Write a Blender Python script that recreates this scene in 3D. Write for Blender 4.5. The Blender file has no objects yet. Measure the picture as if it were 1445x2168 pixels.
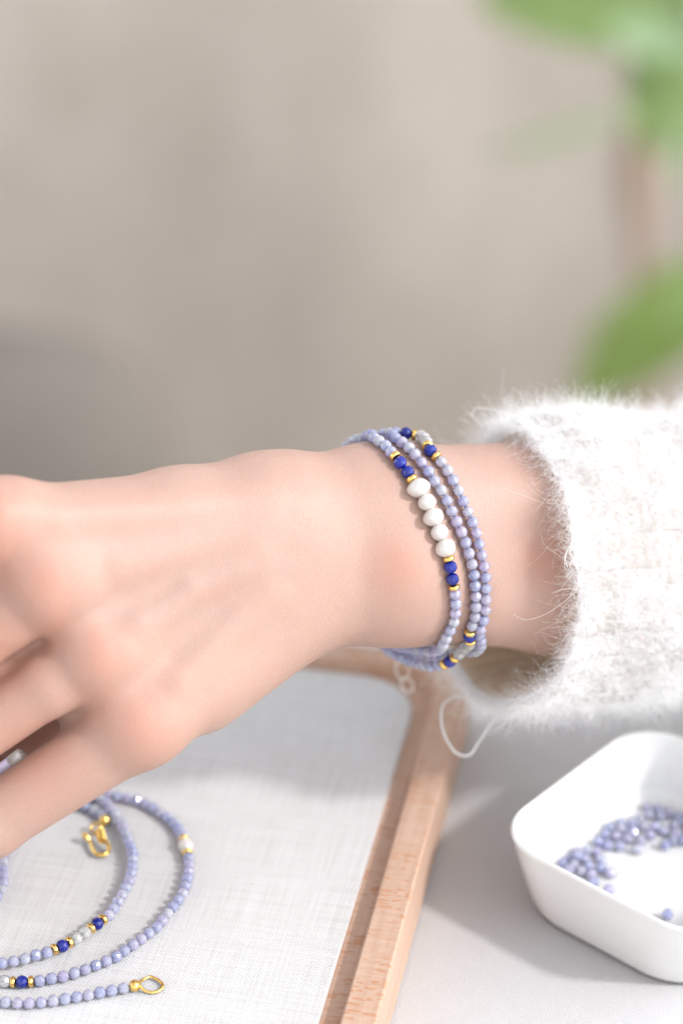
import bpy, bmesh, math, random
import numpy as np
from mathutils import Vector, Matrix, Quaternion
from mathutils.bvhtree import BVHTree

random.seed(7); rng = np.random.default_rng(7)
sc = bpy.context.scene
R = math.radians
col = sc.collection

# ------------------------------------------------------------------ camera
PITCH = R(30.8)
SN, CS = math.sin(PITCH), math.cos(PITCH)
PC = Vector((0, 0, 0.1060))                       # point in focus at the image centre
RIGHT, UP, BACK = Vector((1, 0, 0)), Vector((0, SN, CS)), Vector((0, -CS, SN))
DIST = 600.0                                      # mm from lens to the wrist
FPX, SX, SY = 5400.0, 722.5, 1084.0
cam_d = bpy.data.cameras.new('camera'); cam = bpy.data.objects.new('camera', cam_d); col.objects.link(cam)
cam.location = PC + BACK * (DIST / 1000)
cam.rotation_euler = (math.pi / 2 - PITCH, 0, 0)
cam_d.sensor_fit = 'VERTICAL'; cam_d.sensor_height = 36.0; cam_d.lens = FPX / 2168 * 36
cam_d.clip_start = 0.01; cam_d.clip_end = 100
cam_d.dof.use_dof = True; cam_d.dof.focus_distance = DIST / 1000 - 0.001
cam_d.dof.aperture_fstop = cam_d.lens / 17.5
sc.camera = cam

# ------------------------------------------------------------------ light
SUN_DIR = Vector((30, -10.0, 25)).normalized()     # towards the sun
elev = math.asin(SUN_DIR.z); azim = math.atan2(SUN_DIR.x, SUN_DIR.y)
world = bpy.data.worlds.new('World'); sc.world = world; world.use_nodes = True
wn, wl = world.node_tree.nodes, world.node_tree.links
sky = wn.new('ShaderNodeTexSky'); sky.sky_type = 'NISHITA'; sky.sun_disc = False
sky.sun_elevation = elev; sky.sun_rotation = azim
sky.air_density = 1.2; sky.dust_density = 0.6; sky.ozone_density = 1.0
bg = wn['Background']; hs = wn.new('ShaderNodeHueSaturation'); hs.inputs['Saturation'].default_value = 0.17
wl.new(sky.outputs[0], hs.inputs['Color']); wl.new(hs.outputs[0], bg.inputs[0]); bg.inputs[1].default_value = 0.15
sun_d = bpy.data.lights.new('sun', 'SUN'); sun = bpy.data.objects.new('sun', sun_d); col.objects.link(sun)
sun_d.energy = 1.02; sun_d.angle = R(5.0); sun_d.color = (1.0, 0.98, 0.965)
sun.rotation_euler = SUN_DIR.to_track_quat('Z', 'Y').to_euler(); sun.location = (1, 0, 1)
sc.view_settings.view_transform = 'Standard'; sc.view_settings.look = 'None'
sc.view_settings.gamma = 1.0; sc.view_settings.exposure = 1.40
sc.cycles.use_denoising = True
sc.cycles.max_bounces = 10; sc.cycles.transmission_bounces = 8
sc.cycles.sample_clamp_indirect = 4.0; sc.cycles.caustics_refractive = False; sc.cycles.caustics_reflective = False

# ------------------------------------------------------------------ helpers
def uvw(px, py, w=0.0):                            # picture point at depth w (mm towards the lens) -> arm frame, mm
    k = (DIST - w) / DIST / 9.0
    return np.array(((px - SX) * k, (SY - py) * k, w))
def w2(p):                                         # arm frame (mm) -> world (m)
    return PC + (RIGHT * float(p[0]) + UP * float(p[1]) + BACK * float(p[2])) * 0.001
def at(px, py, w=0.0): return w2(uvw(px, py, w))
def ray(px, py):
    d = RIGHT * ((px - SX) / FPX) + UP * ((SY - py) / FPX) - BACK
    return cam.location.copy(), d.normalized()
def ground(px, py, z):                             # picture point on the level z (m)
    o, d = ray(px, py)
    return o + d * ((z - o.z) / d.z)

def tag(o, label=None, cat=None, group=None, kind=None):
    for k, v in (('label', label), ('category', cat), ('group', group), ('kind', kind)):
        if v: o[k] = v
    return o
def link(o, parent=None):
    col.objects.link(o)
    if parent: o.parent = parent
    return o
def empty(name, loc):
    o = bpy.data.objects.new(name, None); o.empty_display_size = 0.01; col.objects.link(o); o.location = loc; return o
def mesh_obj(name, verts, faces, mat, parent=None, origin=(0, 0, 0), smooth=True):
    """verts in world metres; the object's origin is put at origin"""
    me = bpy.data.meshes.new(name)
    o = Vector(origin)
    me.from_pydata([tuple(Vector(v) - o) for v in verts], [], [tuple(int(i) for i in f) for f in faces]); me.update()
    if smooth: me.polygons.foreach_set('use_smooth', [True] * len(me.polygons))
    if mat: me.materials.append(mat)
    ob = bpy.data.objects.new(name, me); link(ob, parent)
    ob.location = o - (parent.location if parent else Vector((0, 0, 0)))
    return ob
def inst(name, me, parent, mw):                    # an object sharing mesh data, mw a world matrix
    ob = bpy.data.objects.new(name, me); link(ob, parent)
    m = mw.copy()
    if parent: m.translation = m.translation - parent.location
    ob.matrix_basis = m
    return ob
def frame(t, roll=0.0):                            # rotation taking Z onto t
    return t.to_track_quat('Z', 'Y').to_matrix().to_4x4() @ Matrix.Rotation(roll, 4, 'Z')

def catmull(pts, n=12, closed=False):
    P = [np.array(p, float) for p in pts]; out = []
    N = len(P); rngi = range(N if closed else N - 1)
    for i in rngi:
        p1, p2 = P[i], P[(i + 1) % N]
        p0 = P[i - 1] if (i > 0 or closed) else 2 * p1 - p2
        p3 = P[(i + 2) % N] if (i + 2 < N or closed) else 2 * p2 - p1
        # centripetal-like tangents, limited by segment length
        l0, l1, l2 = np.linalg.norm(p1 - p0) + 1e-9, np.linalg.norm(p2 - p1) + 1e-9, np.linalg.norm(p3 - p2) + 1e-9
        m1 = l1 * ((p1 - p0) / l0 * l1 + (p2 - p1) / l1 * l0) / (l0 + l1)
        m2 = l1 * ((p2 - p1) / l1 * l2 + (p3 - p2) / l2 * l1) / (l1 + l2)
        for k in range(n):
            t = k / n; t2, t3 = t * t, t * t * t
            out.append((2*t3 - 3*t2 + 1) * p1 + (t3 - 2*t2 + t) * m1 + (-2*t3 + 3*t2) * p2 + (t3 - t2) * m2)
    if not closed: out.append(P[-1])
    return np.array(out)
def tube_geo(pts, rad, seg=8, closed=False):
    pts = [Vector(p) for p in pts]; n = len(pts); V = []; F = []
    rad = rad if hasattr(rad, '__len__') else [rad] * n
    up = None
    for i, p in enumerate(pts):
        a = pts[i - 1] if (i > 0 or closed) else p
        b = pts[(i + 1) % n] if (i + 1 < n or closed) else p
        t = (b - a).normalized()
        if up is None: up = t.orthogonal().normalized()
        up = (up - t * up.dot(t)).normalized(); s = t.cross(up)
        for k in range(seg):
            a_ = 2 * math.pi * k / seg
            V.append(p + (up * math.cos(a_) + s * math.sin(a_)) * rad[i])
    m = n if closed else n - 1
    for i in range(m):
        for k in range(seg):
            j = (i + 1) % n; k2 = (k + 1) % seg
            F.append((i * seg + k, i * seg + k2, j * seg + k2, j * seg + k))
    if not closed:
        F.append(tuple(range(seg - 1, -1, -1))); F.append(tuple(range((n - 1) * seg, n * seg)))
    return V, F
def tube(name, pts, rad, mat, parent=None, seg=8, closed=False, origin=None):
    V, F = tube_geo(pts, rad, seg, closed)
    return mesh_obj(name, V, F, mat, parent, origin if origin is not None else Vector(pts[0]))

# ------------------------------------------------------------------ materials
class NT:
    def __init__(s, name):
        s.m = bpy.data.materials.new(name); s.m.use_nodes = True
        s.t = s.m.node_tree; s.b = s.t.nodes['Principled BSDF']; s.out = s.t.nodes['Material Output']
        s._tc = None
    def n(s, typ, **kw):
        nd = s.t.nodes.new('ShaderNode' + typ)
        for k, v in kw.items():
            if k.startswith('i_'):
                key = k[2:]; key = int(key) if key.isdigit() else key.replace('_', ' ')
                if hasattr(v, 'is_linked') or isinstance(v, bpy.types.NodeSocket): s.t.links.new(v, nd.inputs[key])
                else: nd.inputs[key].default_value = v
            else: setattr(nd, k, v)
        return nd
    def l(s, a, b): s.t.links.new(a, b)
    def coord(s, scale=(1, 1, 1), rot=(0, 0, 0), kind='Object'):
        tc = s.n('TexCoord'); mp = s.n('Mapping'); s.l(tc.outputs[kind], mp.inputs[0])
        mp.inputs['Scale'].default_value = scale; mp.inputs['Rotation'].default_value = rot
        return mp.outputs[0]
    def noise(s, vec, scale, detail=3, rough=0.55):
        return s.n('TexNoise', i_Vector=vec, i_Scale=scale, i_Detail=detail, i_Roughness=rough).outputs[0]
    def math(s, op, a, b=0.0, clamp=False):
        return s.n('Math', operation=op, use_clamp=clamp, i_0=a, i_1=b).outputs[0]
    def ramp(s, fac, stops, interp='LINEAR'):
        r = s.n('ValToRGB', i_Fac=fac); cr = r.color_ramp; cr.interpolation = interp
        while len(cr.elements) < len(stops): cr.elements.new(0.5)
        for e, (p, c) in zip(cr.elements, stops):
            e.position = p; e.color = (*c, 1) if len(c) == 3 else c
        return r.outputs[0]
    def mix(s, fac, a, b, blend='MIX'):
        m = s.n('Mix', data_type='RGBA', blend_type=blend)
        for sock, v in ((m.inputs[0], fac), (m.inputs[6], a), (m.inputs[7], b)):
            if isinstance(v, bpy.types.NodeSocket): s.l(v, sock)
            else: sock.default_value = v if not isinstance(v, tuple) or len(v) == 4 else (*v, 1)
        return m.outputs[2]
    def bump(s, h, dist, strength=1.0, normal=None):
        b = s.n('Bump', i_Height=h, i_Distance=dist, i_Strength=strength)
        if normal is not None: s.l(normal, b.inputs['Normal'])
        return b.outputs[0]
    def set(s, **kw):
        for k, v in kw.items():
            key = k.replace('_', ' ')
            i = s.b.inputs[key]
            if isinstance(v, bpy.types.NodeSocket): s.l(v, i)
            else: i.default_value = (*v, 1) if isinstance(v, tuple) and len(v) == 3 and i.type == 'RGBA' else v
        return s

def mat_skin():
    s = NT('skin'); v = s.coord()
    big = s.noise(v, 28, 3); mid = s.noise(v, 130, 4); fine = s.noise(v, 900, 3)
    c = s.ramp(big, [(0.30, (0.383, 0.259, 0.211)), (0.5, (0.405, 0.286, 0.239)), (0.72, (0.419, 0.304, 0.259))])
    c = s.mix(s.math('MULTIPLY', mid, 0.35), c, (0.465, 0.285, 0.228))
    c = s.mix(s.math('MULTIPLY', fine, 0.16), c, (0.48, 0.27, 0.20))
    fl = s.n('Attribute', attribute_name='flush'); c = s.mix(s.math('MULTIPLY', fl.outputs['Fac'], 0.6), c, (0.45, 0.215, 0.155))
    ve = s.n('Attribute', attribute_name='vein'); c = s.mix(s.math('MULTIPLY', ve.outputs['Fac'], 0.30), c, (0.36, 0.29, 0.27))
    # skin relief: a net of fine creases, plus pores
    dv = s.n('TexNoise', i_Vector=v, i_Scale=260.0, i_Detail=2.0)
    wob = s.n('VectorMath', operation='MULTIPLY_ADD'); s.l(dv.outputs[1], wob.inputs[0]); wob.inputs[1].default_value = (0.0014,) * 3; s.l(v, wob.inputs[2])
    mp = s.n('Mapping'); s.l(wob.outputs[0], mp.inputs[0]); mp.inputs['Rotation'].default_value = (0.5, 0.3, 0.5); mp.inputs['Scale'].default_value = (1500, 800, 1150)
    vo = s.n('TexVoronoi', feature='DISTANCE_TO_EDGE', i_Vector=mp.outputs[0], i_Scale=1.0)
    cre = s.math('MINIMUM', s.math('MULTIPLY', vo.outputs['Distance'], 3.2), 1.0)
    h = s.math('ADD', s.math('MULTIPLY', cre, 0.75), s.math('MULTIPLY', s.noise(v, 2600, 2), 0.4))
    patch = s.ramp(s.noise(v, 45, 2), [(0.25, (0.35,) * 3), (0.7, (1,) * 3)])
    h = s.math('MULTIPLY', h, patch)
    n1 = s.bump(h, 0.00012, 0.5)
    n2 = s.bump(s.noise(v, 190, 3), 0.0006, 0.3, n1)
    c = s.mix(s.math('MULTIPLY', s.math('SUBTRACT', 1.0, cre, True), 0.28), c, (0.40, 0.20, 0.14))
    s.set(Base_Color=c, Roughness=0.5, Subsurface_Weight=0.6, Subsurface_Scale=0.0034, Specular_IOR_Level=0.38, Normal=n2)
    s.b.inputs['Subsurface Radius'].default_value = (1.0, 0.38, 0.22)
    return s.m
def mat_gem(name, stops, trans, rough, ior=1.55, sss=0.0, cloud=900, vein=None):
    s = NT(name); v = s.coord()
    oi = s.n('ObjectInfo')
    off = s.n('VectorMath', operation='ADD'); s.l(v, off.inputs[0]); s.l(oi.outputs['Random'], off.inputs[1])
    c = s.ramp(oi.outputs['Random'], stops)
    cl = s.noise(off.outputs[0], cloud, 3)
    c2 = s.n('HueSaturation', i_Color=c, i_Value=s.math('MULTIPLY_ADD', cl, 0.5)); 
    c2.inputs['Value'].default_value = 1.0
    md = s.n('Math', operation='MULTIPLY_ADD'); s.l(cl, md.inputs[0]); md.inputs[1].default_value = 0.20; md.inputs[2].default_value = 0.90; s.l(md.outputs[0], c2.inputs['Value'])
    cc = c2.outputs[0]
    if vein:
        ve = s.ramp(s.noise(off.outputs[0], 1500, 4, 0.7), [(0.55, (0,) * 3), (0.72, (1,) * 3)])
        cc = s.mix(s.math('MULTIPLY', ve, vein[1]), cc, vein[0])
    s.set(Base_Color=cc, Roughness=rough, IOR=ior)
    if trans: s.set(Coat_Weight=0.5, Coat_Roughness=0.1)
    if trans:
        s.set(Transmission_Weight=trans)
    if sss:
        s.set(Subsurface_Weight=sss, Subsurface_Scale=0.003); s.b.inputs['Subsurface Radius'].default_value = (0.8, 0.8, 1)
    s.set(Normal=s.bump(cl, 0.00012, 0.15))
    return s.m
def mat_gold():
    s = NT('gold'); v = s.coord()
    n = s.noise(v, 1400, 3)
    s.set(Base_Color=s.ramp(n, [(0.3, (0.80, 0.50, 0.13)), (0.7, (0.93, 0.66, 0.24))]), Metallic=1.0, Roughness=s.math('MULTIPLY_ADD', n, 0.2), Normal=s.bump(n, 0.0001, 0.35))
    md = s.b.inputs['Roughness'].links[0].from_node; md.inputs[2].default_value = 0.14
    return s.m
def mat_pearl():
    s = NT('pearl'); v = s.coord()
    n = s.noise(v, 500, 4)
    lw = s.n('LayerWeight'); lw.inputs[0].default_value = 0.35
    c = s.mix(lw.outputs[1], (0.56, 0.55, 0.53), (0.62, 0.48, 0.38))
    c = s.mix(s.math('MULTIPLY', n, 0.25), c, (0.44, 0.44, 0.47))
    s.set(Base_Color=c, Roughness=0.22, Coat_Weight=1.0, Coat_IOR=1.85, Coat_Roughness=0.14, Subsurface_Weight=0.3, Subsurface_Scale=0.0012,
          Sheen_Weight=0.15, Normal=s.bump(n, 0.0006, 0.25))
    return s.m
def mat_ceramic():
    s = NT('white_ceramic'); v = s.coord()
    n = s.noise(v, 40, 2)
    s.set(Base_Color=s.ramp(n, [(0.3, (0.66, 0.655, 0.645)), (0.7, (0.70, 0.695, 0.685))]), Roughness=0.16, Coat_Weight=0.35, Coat_Roughness=0.05,
          Normal=s.bump(s.noise(v, 160, 2), 0.0006, 0.12))
    return s.m
def mat_table():
    s = NT('white_textured_cloth'); v = s.coord()
    n = s.noise(v, 2300, 4, 0.7); n2 = s.noise(v, 4500, 3, 0.6); big = s.noise(v, 9, 3)
    h = s.math('ADD', n, s.math('MULTIPLY', n2, 0.5))
    c = s.ramp(big, [(0.3, (0.86, 0.845, 0.85)), (0.7, (0.90, 0.885, 0.89))])
    c = s.mix(s.ramp(n, [(0.35, (0.22,) * 3), (0.55, (0,) * 3)]), c, (0.72, 0.705, 0.71))
    s.set(Base_Color=c, Roughness=0.9, Sheen_Weight=0.2, Normal=s.bump(h, 0.0009, 0.9))
    return s.m
def mat_canvas():
    s = NT('canvas'); v = s.coord()
    dv = s.n('TexNoise', i_Vector=v, i_Scale=120.0, i_Detail=2.0)
    wob = s.n('VectorMath', operation='MULTIPLY_ADD'); s.l(dv.outputs[1], wob.inputs[0]); wob.inputs[1].default_value = (0.0007,) * 3; s.l(v, wob.inputs[2])
    per = 0.00052; k = 2 * math.pi / per
    sep = s.n('SeparateXYZ'); s.l(wob.outputs[0], sep.inputs[0])
    sx = s.math('SINE', s.math('MULTIPLY', sep.outputs[0], k)); sy = s.math('SINE', s.math('MULTIPLY', sep.outputs[1], k))
    sx2 = s.math('SINE', s.math('MULTIPLY', sep.outputs[0], k / 2)); sy2 = s.math('SINE', s.math('MULTIPLY', sep.outputs[1], k / 2))
    weave = s.math('MULTIPLY', sx2, sy2)
    hole = s.math('ADD', s.math('ABSOLUTE', sx), s.math('ABSOLUTE', sy))
    h = s.math('ADD', s.math('MULTIPLY', weave, 0.6), s.math('MULTIPLY', hole, 0.45))
    warp = s.noise(s.coord((40, 1900, 1)), 1, 2); weft = s.noise(s.coord((1900, 40, 1)), 1, 2)
    th = s.math('ADD', warp, weft)
    c = s.ramp(s.math('MULTIPLY', th, 0.5), [(0.36, (0.62, 0.605, 0.59)), (0.5, (0.71, 0.695, 0.685)), (0.66, (0.77, 0.757, 0.75))])
    c = s.mix(s.ramp(hole, [(0.0, (0.38,) * 3), (0.75, (0,) * 3)]), c, (0.36, 0.33, 0.31))
    fl = s.ramp(s.noise(v, 700, 2), [(0.74, (0,) * 3), (0.80, (0.5,) * 3)])
    c = s.mix(fl, c, (0.35, 0.27, 0.20))
    s.set(Base_Color=c, Roughness=0.9, Sheen_Weight=0.1, Normal=s.bump(s.math('ADD', h, s.math('MULTIPLY', th, 0.5)), 0.00028, 0.8))
    return s.m
def mat_wood():
    s = NT('beech_wood'); 
    v = s.coord()
    grain = s.noise(s.coord((420, 14, 420)), 1, 4, 0.6)
    long_ = s.noise(s.coord((60, 6, 60)), 1, 3)
    c = s.ramp(grain, [(0.3, (0.391, 0.251, 0.181)), (0.5, (0.474, 0.321, 0.242)), (0.7, (0.530, 0.377, 0.293))])
    c = s.mix(s.math('MULTIPLY', long_, 0.45), c, (0.53, 0.345, 0.25))
    # ray flecks: short dashes across the rail on the top, thin lines on its sides
    dv = s.n('TexNoise', i_Vector=v, i_Scale=260.0, i_Detail=2.0)
    wob = s.n('VectorMath', operation='MULTIPLY_ADD'); s.l(dv.outputs[1], wob.inputs[0]); wob.inputs[1].default_value = (0.0045, 0.0022, 0.003); s.l(v, wob.inputs[2])
    mp = s.n('Mapping'); s.l(wob.outputs[0], mp.inputs[0]); mp.inputs['Scale'].default_value = (300, 980, 500)
    vo = s.n('TexVoronoi', i_Vector=mp.outputs[0], i_Scale=1.0, i_Randomness=1.0)
    size = s.n('SeparateXYZ'); s.l(vo.outputs['Color'], size.inputs[0])
    rad = s.math('MULTIPLY', s.math('SUBTRACT', size.outputs[0], 0.25, True), 0.98)
    fk = s.math('LESS_THAN', vo.outputs['Distance'], rad)
    soft = s.ramp(s.math('SUBTRACT', rad, vo.outputs['Distance']), [(0.0, (0,) * 3), (0.07, (1,) * 3)])
    geo = s.n('NewGeometry'); nz = s.n('SeparateXYZ'); s.l(geo.outputs['Normal'], nz.inputs[0])
    upw = s.math('GREATER_THAN', nz.outputs[2], 0.6)
    c = s.mix(s.math('MULTIPLY', s.math('MULTIPLY', soft, upw), s.ramp(s.noise(v, 70, 2), [(0.36, (0.2,) * 3), (0.55, (0.85,) * 3)])), c, (0.44, 0.215, 0.115))
    cross = s.ramp(s.noise(s.coord((18, 900, 100)), 1, 3, 0.6), [(0.45, (0,) * 3), (0.65, (1,) * 3)])
    c = s.mix(s.math('MULTIPLY', cross, 0.28), c, (0.44, 0.24, 0.14))
    s.set(Base_Color=c, Roughness=0.5, Specular_IOR_Level=0.35, Normal=s.bump(s.math('ADD', grain, cross), 0.00025, 0.35))
    return s.m
def mat_knit(name='mohair_knit', c0=(0.87, 0.865, 0.865), c1=(0.94, 0.94, 0.94)):
    s = NT(name); v = s.coord()
    n = s.noise(v, 500, 4, 0.7)
    s.set(Base_Color=s.ramp(n, [(0.3, c0), (0.7, c1)]), Roughness=0.95, Sheen_Weight=0.4, Subsurface_Weight=0.25, Subsurface_Scale=0.003,
          Normal=s.bump(s.noise(v, 1800, 4, 0.7), 0.0009, 0.8))
    tr = s.n('BsdfTranslucent'); tr.inputs[0].default_value = (*c1, 1); mx = s.n('MixShader'); mx.inputs[0].default_value = 0.62
    s.l(s.b.outputs[0], mx.inputs[1]); s.l(tr.outputs[0], mx.inputs[2]); s.l(mx.outputs[0], s.out.inputs[0])
    return s.m
def mat_fibre():
    s = NT('mohair_fibre'); t = s.t
    hi = s.n('HairInfo')
    c = s.ramp(hi.outputs['Random'], [(0.0, (0.90, 0.90, 0.90)), (1.0, (0.97, 0.97, 0.97))])
    d = s.n('BsdfDiffuse', i_Color=c); tr = s.n('BsdfTranslucent', i_Color=c); mx = s.n('MixShader'); mx.inputs[0].default_value = 0.45
    s.l(d.outputs[0], mx.inputs[1]); s.l(tr.outputs[0], mx.inputs[2]); s.l(mx.outputs[0], s.out.inputs[0])
    return s.m
def mat_linen(name, ca, cb, sc_=6.0):
    s = NT(name); v = s.coord()
    streak = s.noise(s.coord((9, 9, 5)), 1, 4, 0.6); big = s.noise(v, sc_, 3)
    wv = s.noise(s.coord((900, 900, 900)), 1, 2)
    c = s.ramp(s.math('ADD', s.math('MULTIPLY', streak, 0.6), s.math('MULTIPLY', big, 0.4)), [(0.32, ca), (0.68, cb)])
    s.set(Base_Color=c, Roughness=0.95, Normal=s.bump(wv, 0.002, 0.5))
    return s.m
def mat_leaf(name, a, b):
    s = NT(name); v = s.coord()
    c = s.ramp(s.noise(v, 25, 3), [(0.3, a), (0.7, b)])
    tr = s.n('BsdfTranslucent', i_Color=c); mx = s.n('MixShader'); mx.inputs[0].default_value = 0.4
    s.set(Base_Color=c, Roughness=0.45)
    s.l(s.b.outputs[0], mx.inputs[1]); s.l(tr.outputs[0], mx.inputs[2]); s.l(mx.outputs[0], s.out.inputs[0])
    return s.m
def mat_plain(name, c, rough=0.5, **kw):
    s = NT(name); v = s.coord()
    n = s.noise(v, 300, 3)
    s.set(Base_Color=s.mix(s.math('MULTIPLY', n, 0.25), tuple(c), tuple(x * 0.8 for x in c)), Roughness=rough, **kw)
    return s.m

M = dict(skin=mat_skin(), gold=mat_gold(), pearl=mat_pearl(), ceramic=mat_ceramic(), table=mat_table(), canvas=mat_canvas(), wood=mat_wood(),
         knit=mat_knit(), fibre=mat_fibre())
M['lav'] = mat_gem('lavender_stone', [(0.0, (0.50, 0.53, 0.95)), (0.3, (0.58, 0.61, 0.99)), (0.6, (0.65, 0.60, 0.97)), (0.8, (0.70, 0.73, 1.0)), (1.0, (0.52, 0.54, 0.93))], 0.6, 0.12, sss=1.0)
M['lapis'] = mat_gem('lapis_stone', [(0.0, (0.004, 0.010, 0.15)), (1.0, (0.008, 0.020, 0.25))], 0.0, 0.14, vein=((0.03, 0.05, 0.24), 0.2))
M['quartz'] = mat_gem('clear_quartz', [(0.0, (0.97, 0.97, 0.98)), (1.0, (1.0, 1.0, 1.0))], 0.68, 0.06, 1.45, sss=1.0)
M['thread'] = mat_plain('bead_thread', (0.7, 0.68, 0.72), 0.7)

# ------------------------------------------------------------------ the table and what lies behind
Z_CAN = 0.0150; Z_RIM = 0.0180
edge_y = ground(700, 1240, 0).y
bm = bmesh.new()
def slab(bm, x0, x1, y0, y1, z0, z1, bev=0.0):
    r = bmesh.ops.create_cube(bm, size=1.0)
    for v_ in r['verts']:
        v_.co = Vector((x0 + (v_.co.x + .5) * (x1 - x0), y0 + (v_.co.y + .5) * (y1 - y0), z0 + (v_.co.z + .5) * (z1 - z0)))
    if bev: bmesh.ops.bevel(bm, geom=list({e for v_ in r['verts'] for e in v_.link_edges}), offset=bev, segments=3, affect='EDGES')
slab(bm, -0.75, 0.75, -0.55, edge_y, -0.03, 0.0, 0.004)
me = bpy.data.meshes.new('table_surface'); bm.to_mesh(me); bm.free(); me.materials.append(M['table'])
me.polygons.foreach_set('use_smooth', [True] * len(me.polygons)); 
o = link(bpy.data.objects.new('table_surface', me)); tag(o, 'white textured cloth covered tabletop under the tray and dish', kind='structure')

FZ = -0.78
bm = bmesh.new(); slab(bm, -4, 4, -4, 4, FZ - 0.02, FZ)
me = bpy.data.meshes.new('floor'); bm.to_mesh(me); bm.free()
fm = NT('pale_floor'); fm.set(Base_Color=fm.ramp(fm.noise(fm.coord(), 3, 3), [(0.3, (0.31, 0.28, 0.25)), (0.7, (0.36, 0.33, 0.30))]), Roughness=0.8); me.materials.append(fm.m)
o = link(bpy.data.objects.new('floor', me)); tag(o, 'pale floor below the table', kind='structure')

# linen covered back: a sloping upper part over an upright lower part
def backdrop():
    V, F = [], []
    nx, nz = 120, 60
    y0 = 1.50
    for j in range(nz + 1):
        t = j / nz; z = FZ + 0.001 + t * 2.4
        zz = z + 0.50
        y = y0 + 0.62 * 0.15 * math.log(1 + math.exp(zz / 0.15))
        for i in range(nx + 1):
            x = -2.4 + 4.8 * i / nx
            f = 0.010 * math.sin(x * 9.0 + 1.3 * math.sin(z * 2.0 + x)) + 0.004 * math.sin(x * 21 + 2.0 * math.sin(z * 3))
            V.append((x, y + f * (0.4 + 0.6 * t), z))
    for j in range(nz):
        for i in range(nx):
            a = j * (nx + 1) + i; F.append((a, a + 1, a + nx + 2, a + nx + 1))
    return V, F
V, F = backdrop()
o = mesh_obj('linen_backdrop', V, F, mat_linen('beige_linen', (0.270, 0.230, 0.197), (0.388, 0.340, 0.300), 4.0))
tag(o, 'pale beige linen cloth hanging far behind the arm, out of focus', 'cloth')

def cushion(name, c, sx, sy, sz, rot, mat, label):
    V, F = [], []; n = 24
    for j in range(n + 1):
        for i in range(n * 2):
            th = math.pi * j / n; ph = 2 * math.pi * i / (n * 2)
            p = Vector((math.sin(th) * math.cos(ph), math.sin(th) * math.sin(ph), math.cos(th)))
            q = Vector([math.copysign(abs(a) ** 0.62, a) for a in (p.x, p.z)] + [0])
            v_ = Vector((q.x * sx, p.y * sy * (1 - 0.25 * (abs(q.x) ** 4 + abs(q.y) ** 4) / 2), q.y * sz))
            V.append(Vector(c) + Matrix.Rotation(rot, 3, 'Y') @ v_)
    for j in range(n):
        for i in range(n * 2):
            k = (i + 1) % (n * 2); F.append((j * n * 2 + i, j * n * 2 + k, (j + 1) * n * 2 + k, (j + 1) * n * 2 + i))
    o = mesh_obj(name, V, F, mat, None, Vector(c) - Vector((0, 0, sz)))
    tag(o, label, 'cushion'); return o
cc = at(-80, 905, -1330); cc.z = FZ + 0.17
cushion('cushion', cc, 0.160, 0.08, 0.17, 0.0, mat_linen('grey_linen', (0.135, 0.118, 0.102), (0.165, 0.145, 0.126), 8), 'dark taupe cushion at the left behind the hand, out of focus')

# ------------------------------------------------------------------ plant behind, at the right
def leaf_geo(base, tip, width, bow, n=14, m=6, side=None):
    base, tip = Vector(base), Vector(tip); ax = tip - base; L = ax.length; ax.normalize()
    s = ax.cross(side if side else BACK).normalized(); nr = s.cross(ax)
    V, F = [], []
    for i in range(n + 1):
        t = i / n; w_ = width * (math.sin(math.pi * min(1, t * 0.93 + 0.04)) ** 0.75) * (1 - 0.25 * t)
        for j in range(m + 1):
            q = j / m * 2 - 1
            V.append(base + ax * (L * t) + s * (w_ * 0.5 * q) + nr * (bow * math.sin(math.pi * t) * L + abs(q) * w_ * 0.14))
    top = len(V)
    for v_ in list(V): V.append(v_ - nr * 0.0006)
    for off, fl in ((0, False), (top, True)):
        for i in range(n):
            for j in range(m):
                a = off + i * (m + 1) + j; f = (a, a + 1, a + m + 2, a + m + 1)
                F.append(f[::-1] if fl else f)
    return V, F
lm = [mat_leaf('leaf_green', (0.212, 0.315, 0.093), (0.264, 0.365, 0.128)), mat_leaf('leaf_pale', (0.324, 0.450, 0.243), (0.378, 0.504, 0.297)), mat_leaf('leaf_deep', (0.170, 0.255, 0.051), (0.221, 0.306, 0.076))]
PW = -1300
plant = empty('leafy_plant', at(1390, 2300, PW)); tag(plant, 'blurred green leafy plant with a brown stem, far behind the white sleeve', 'plant')
leaves = [  # base px, tip px, width px, bow, mat, dw
    ((1480, 30), (1010, 0), 230, .06, 0, 0), ((1520, 120), (1290, 55), 120, -.08, 1, 60), ((1400, 330), (1350, 90), 130, .05, 0, 30),
    ((1530, 330), (1400, 110), 110, .1, 0, 90), ((1340, 245), (1020, 330), 36, .03, 1, -120), ((1560, 540), (1215, 845), 210, .08, 2, 60),
    ((1600, 520), (1410, 690), 150, .05, 0, 140), ((1470, 200), (1440, 420), 60, .05, 1, 0), ((1400, 560), (1190, 760), 26, .05, 0, -160),
    ((1600, 40), (1440, -160), 200, .05, 0, 0), ((1460, -40), (1160, -170), 180, .05, 2, 0), ((1620, 820), (1500, 980), 160, .08, 2, 0)]
for (b, t_, wd, bow, mi, dw) in leaves:
    B = at(b[0], b[1], PW + dw); T = at(t_[0], t_[1], PW + dw)
    mm = (DIST - PW - dw) / DIST / 9 / 1000
    V, F = leaf_geo(B, T, wd * mm, bow)
    mesh_obj('leaf', V, F, lm[mi], plant, B)
stem = [at(1390, 2300, PW), at(1385, 1400, PW), at(1375, 900, PW), at(1358, 620, PW), at(1350, 430, PW), at(1352, 300, PW), at(1385, 60, PW), at(1440, -180, PW)]
mm = (DIST - PW) / DIST / 9 / 1000
cs = catmull(stem, 8)
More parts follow.
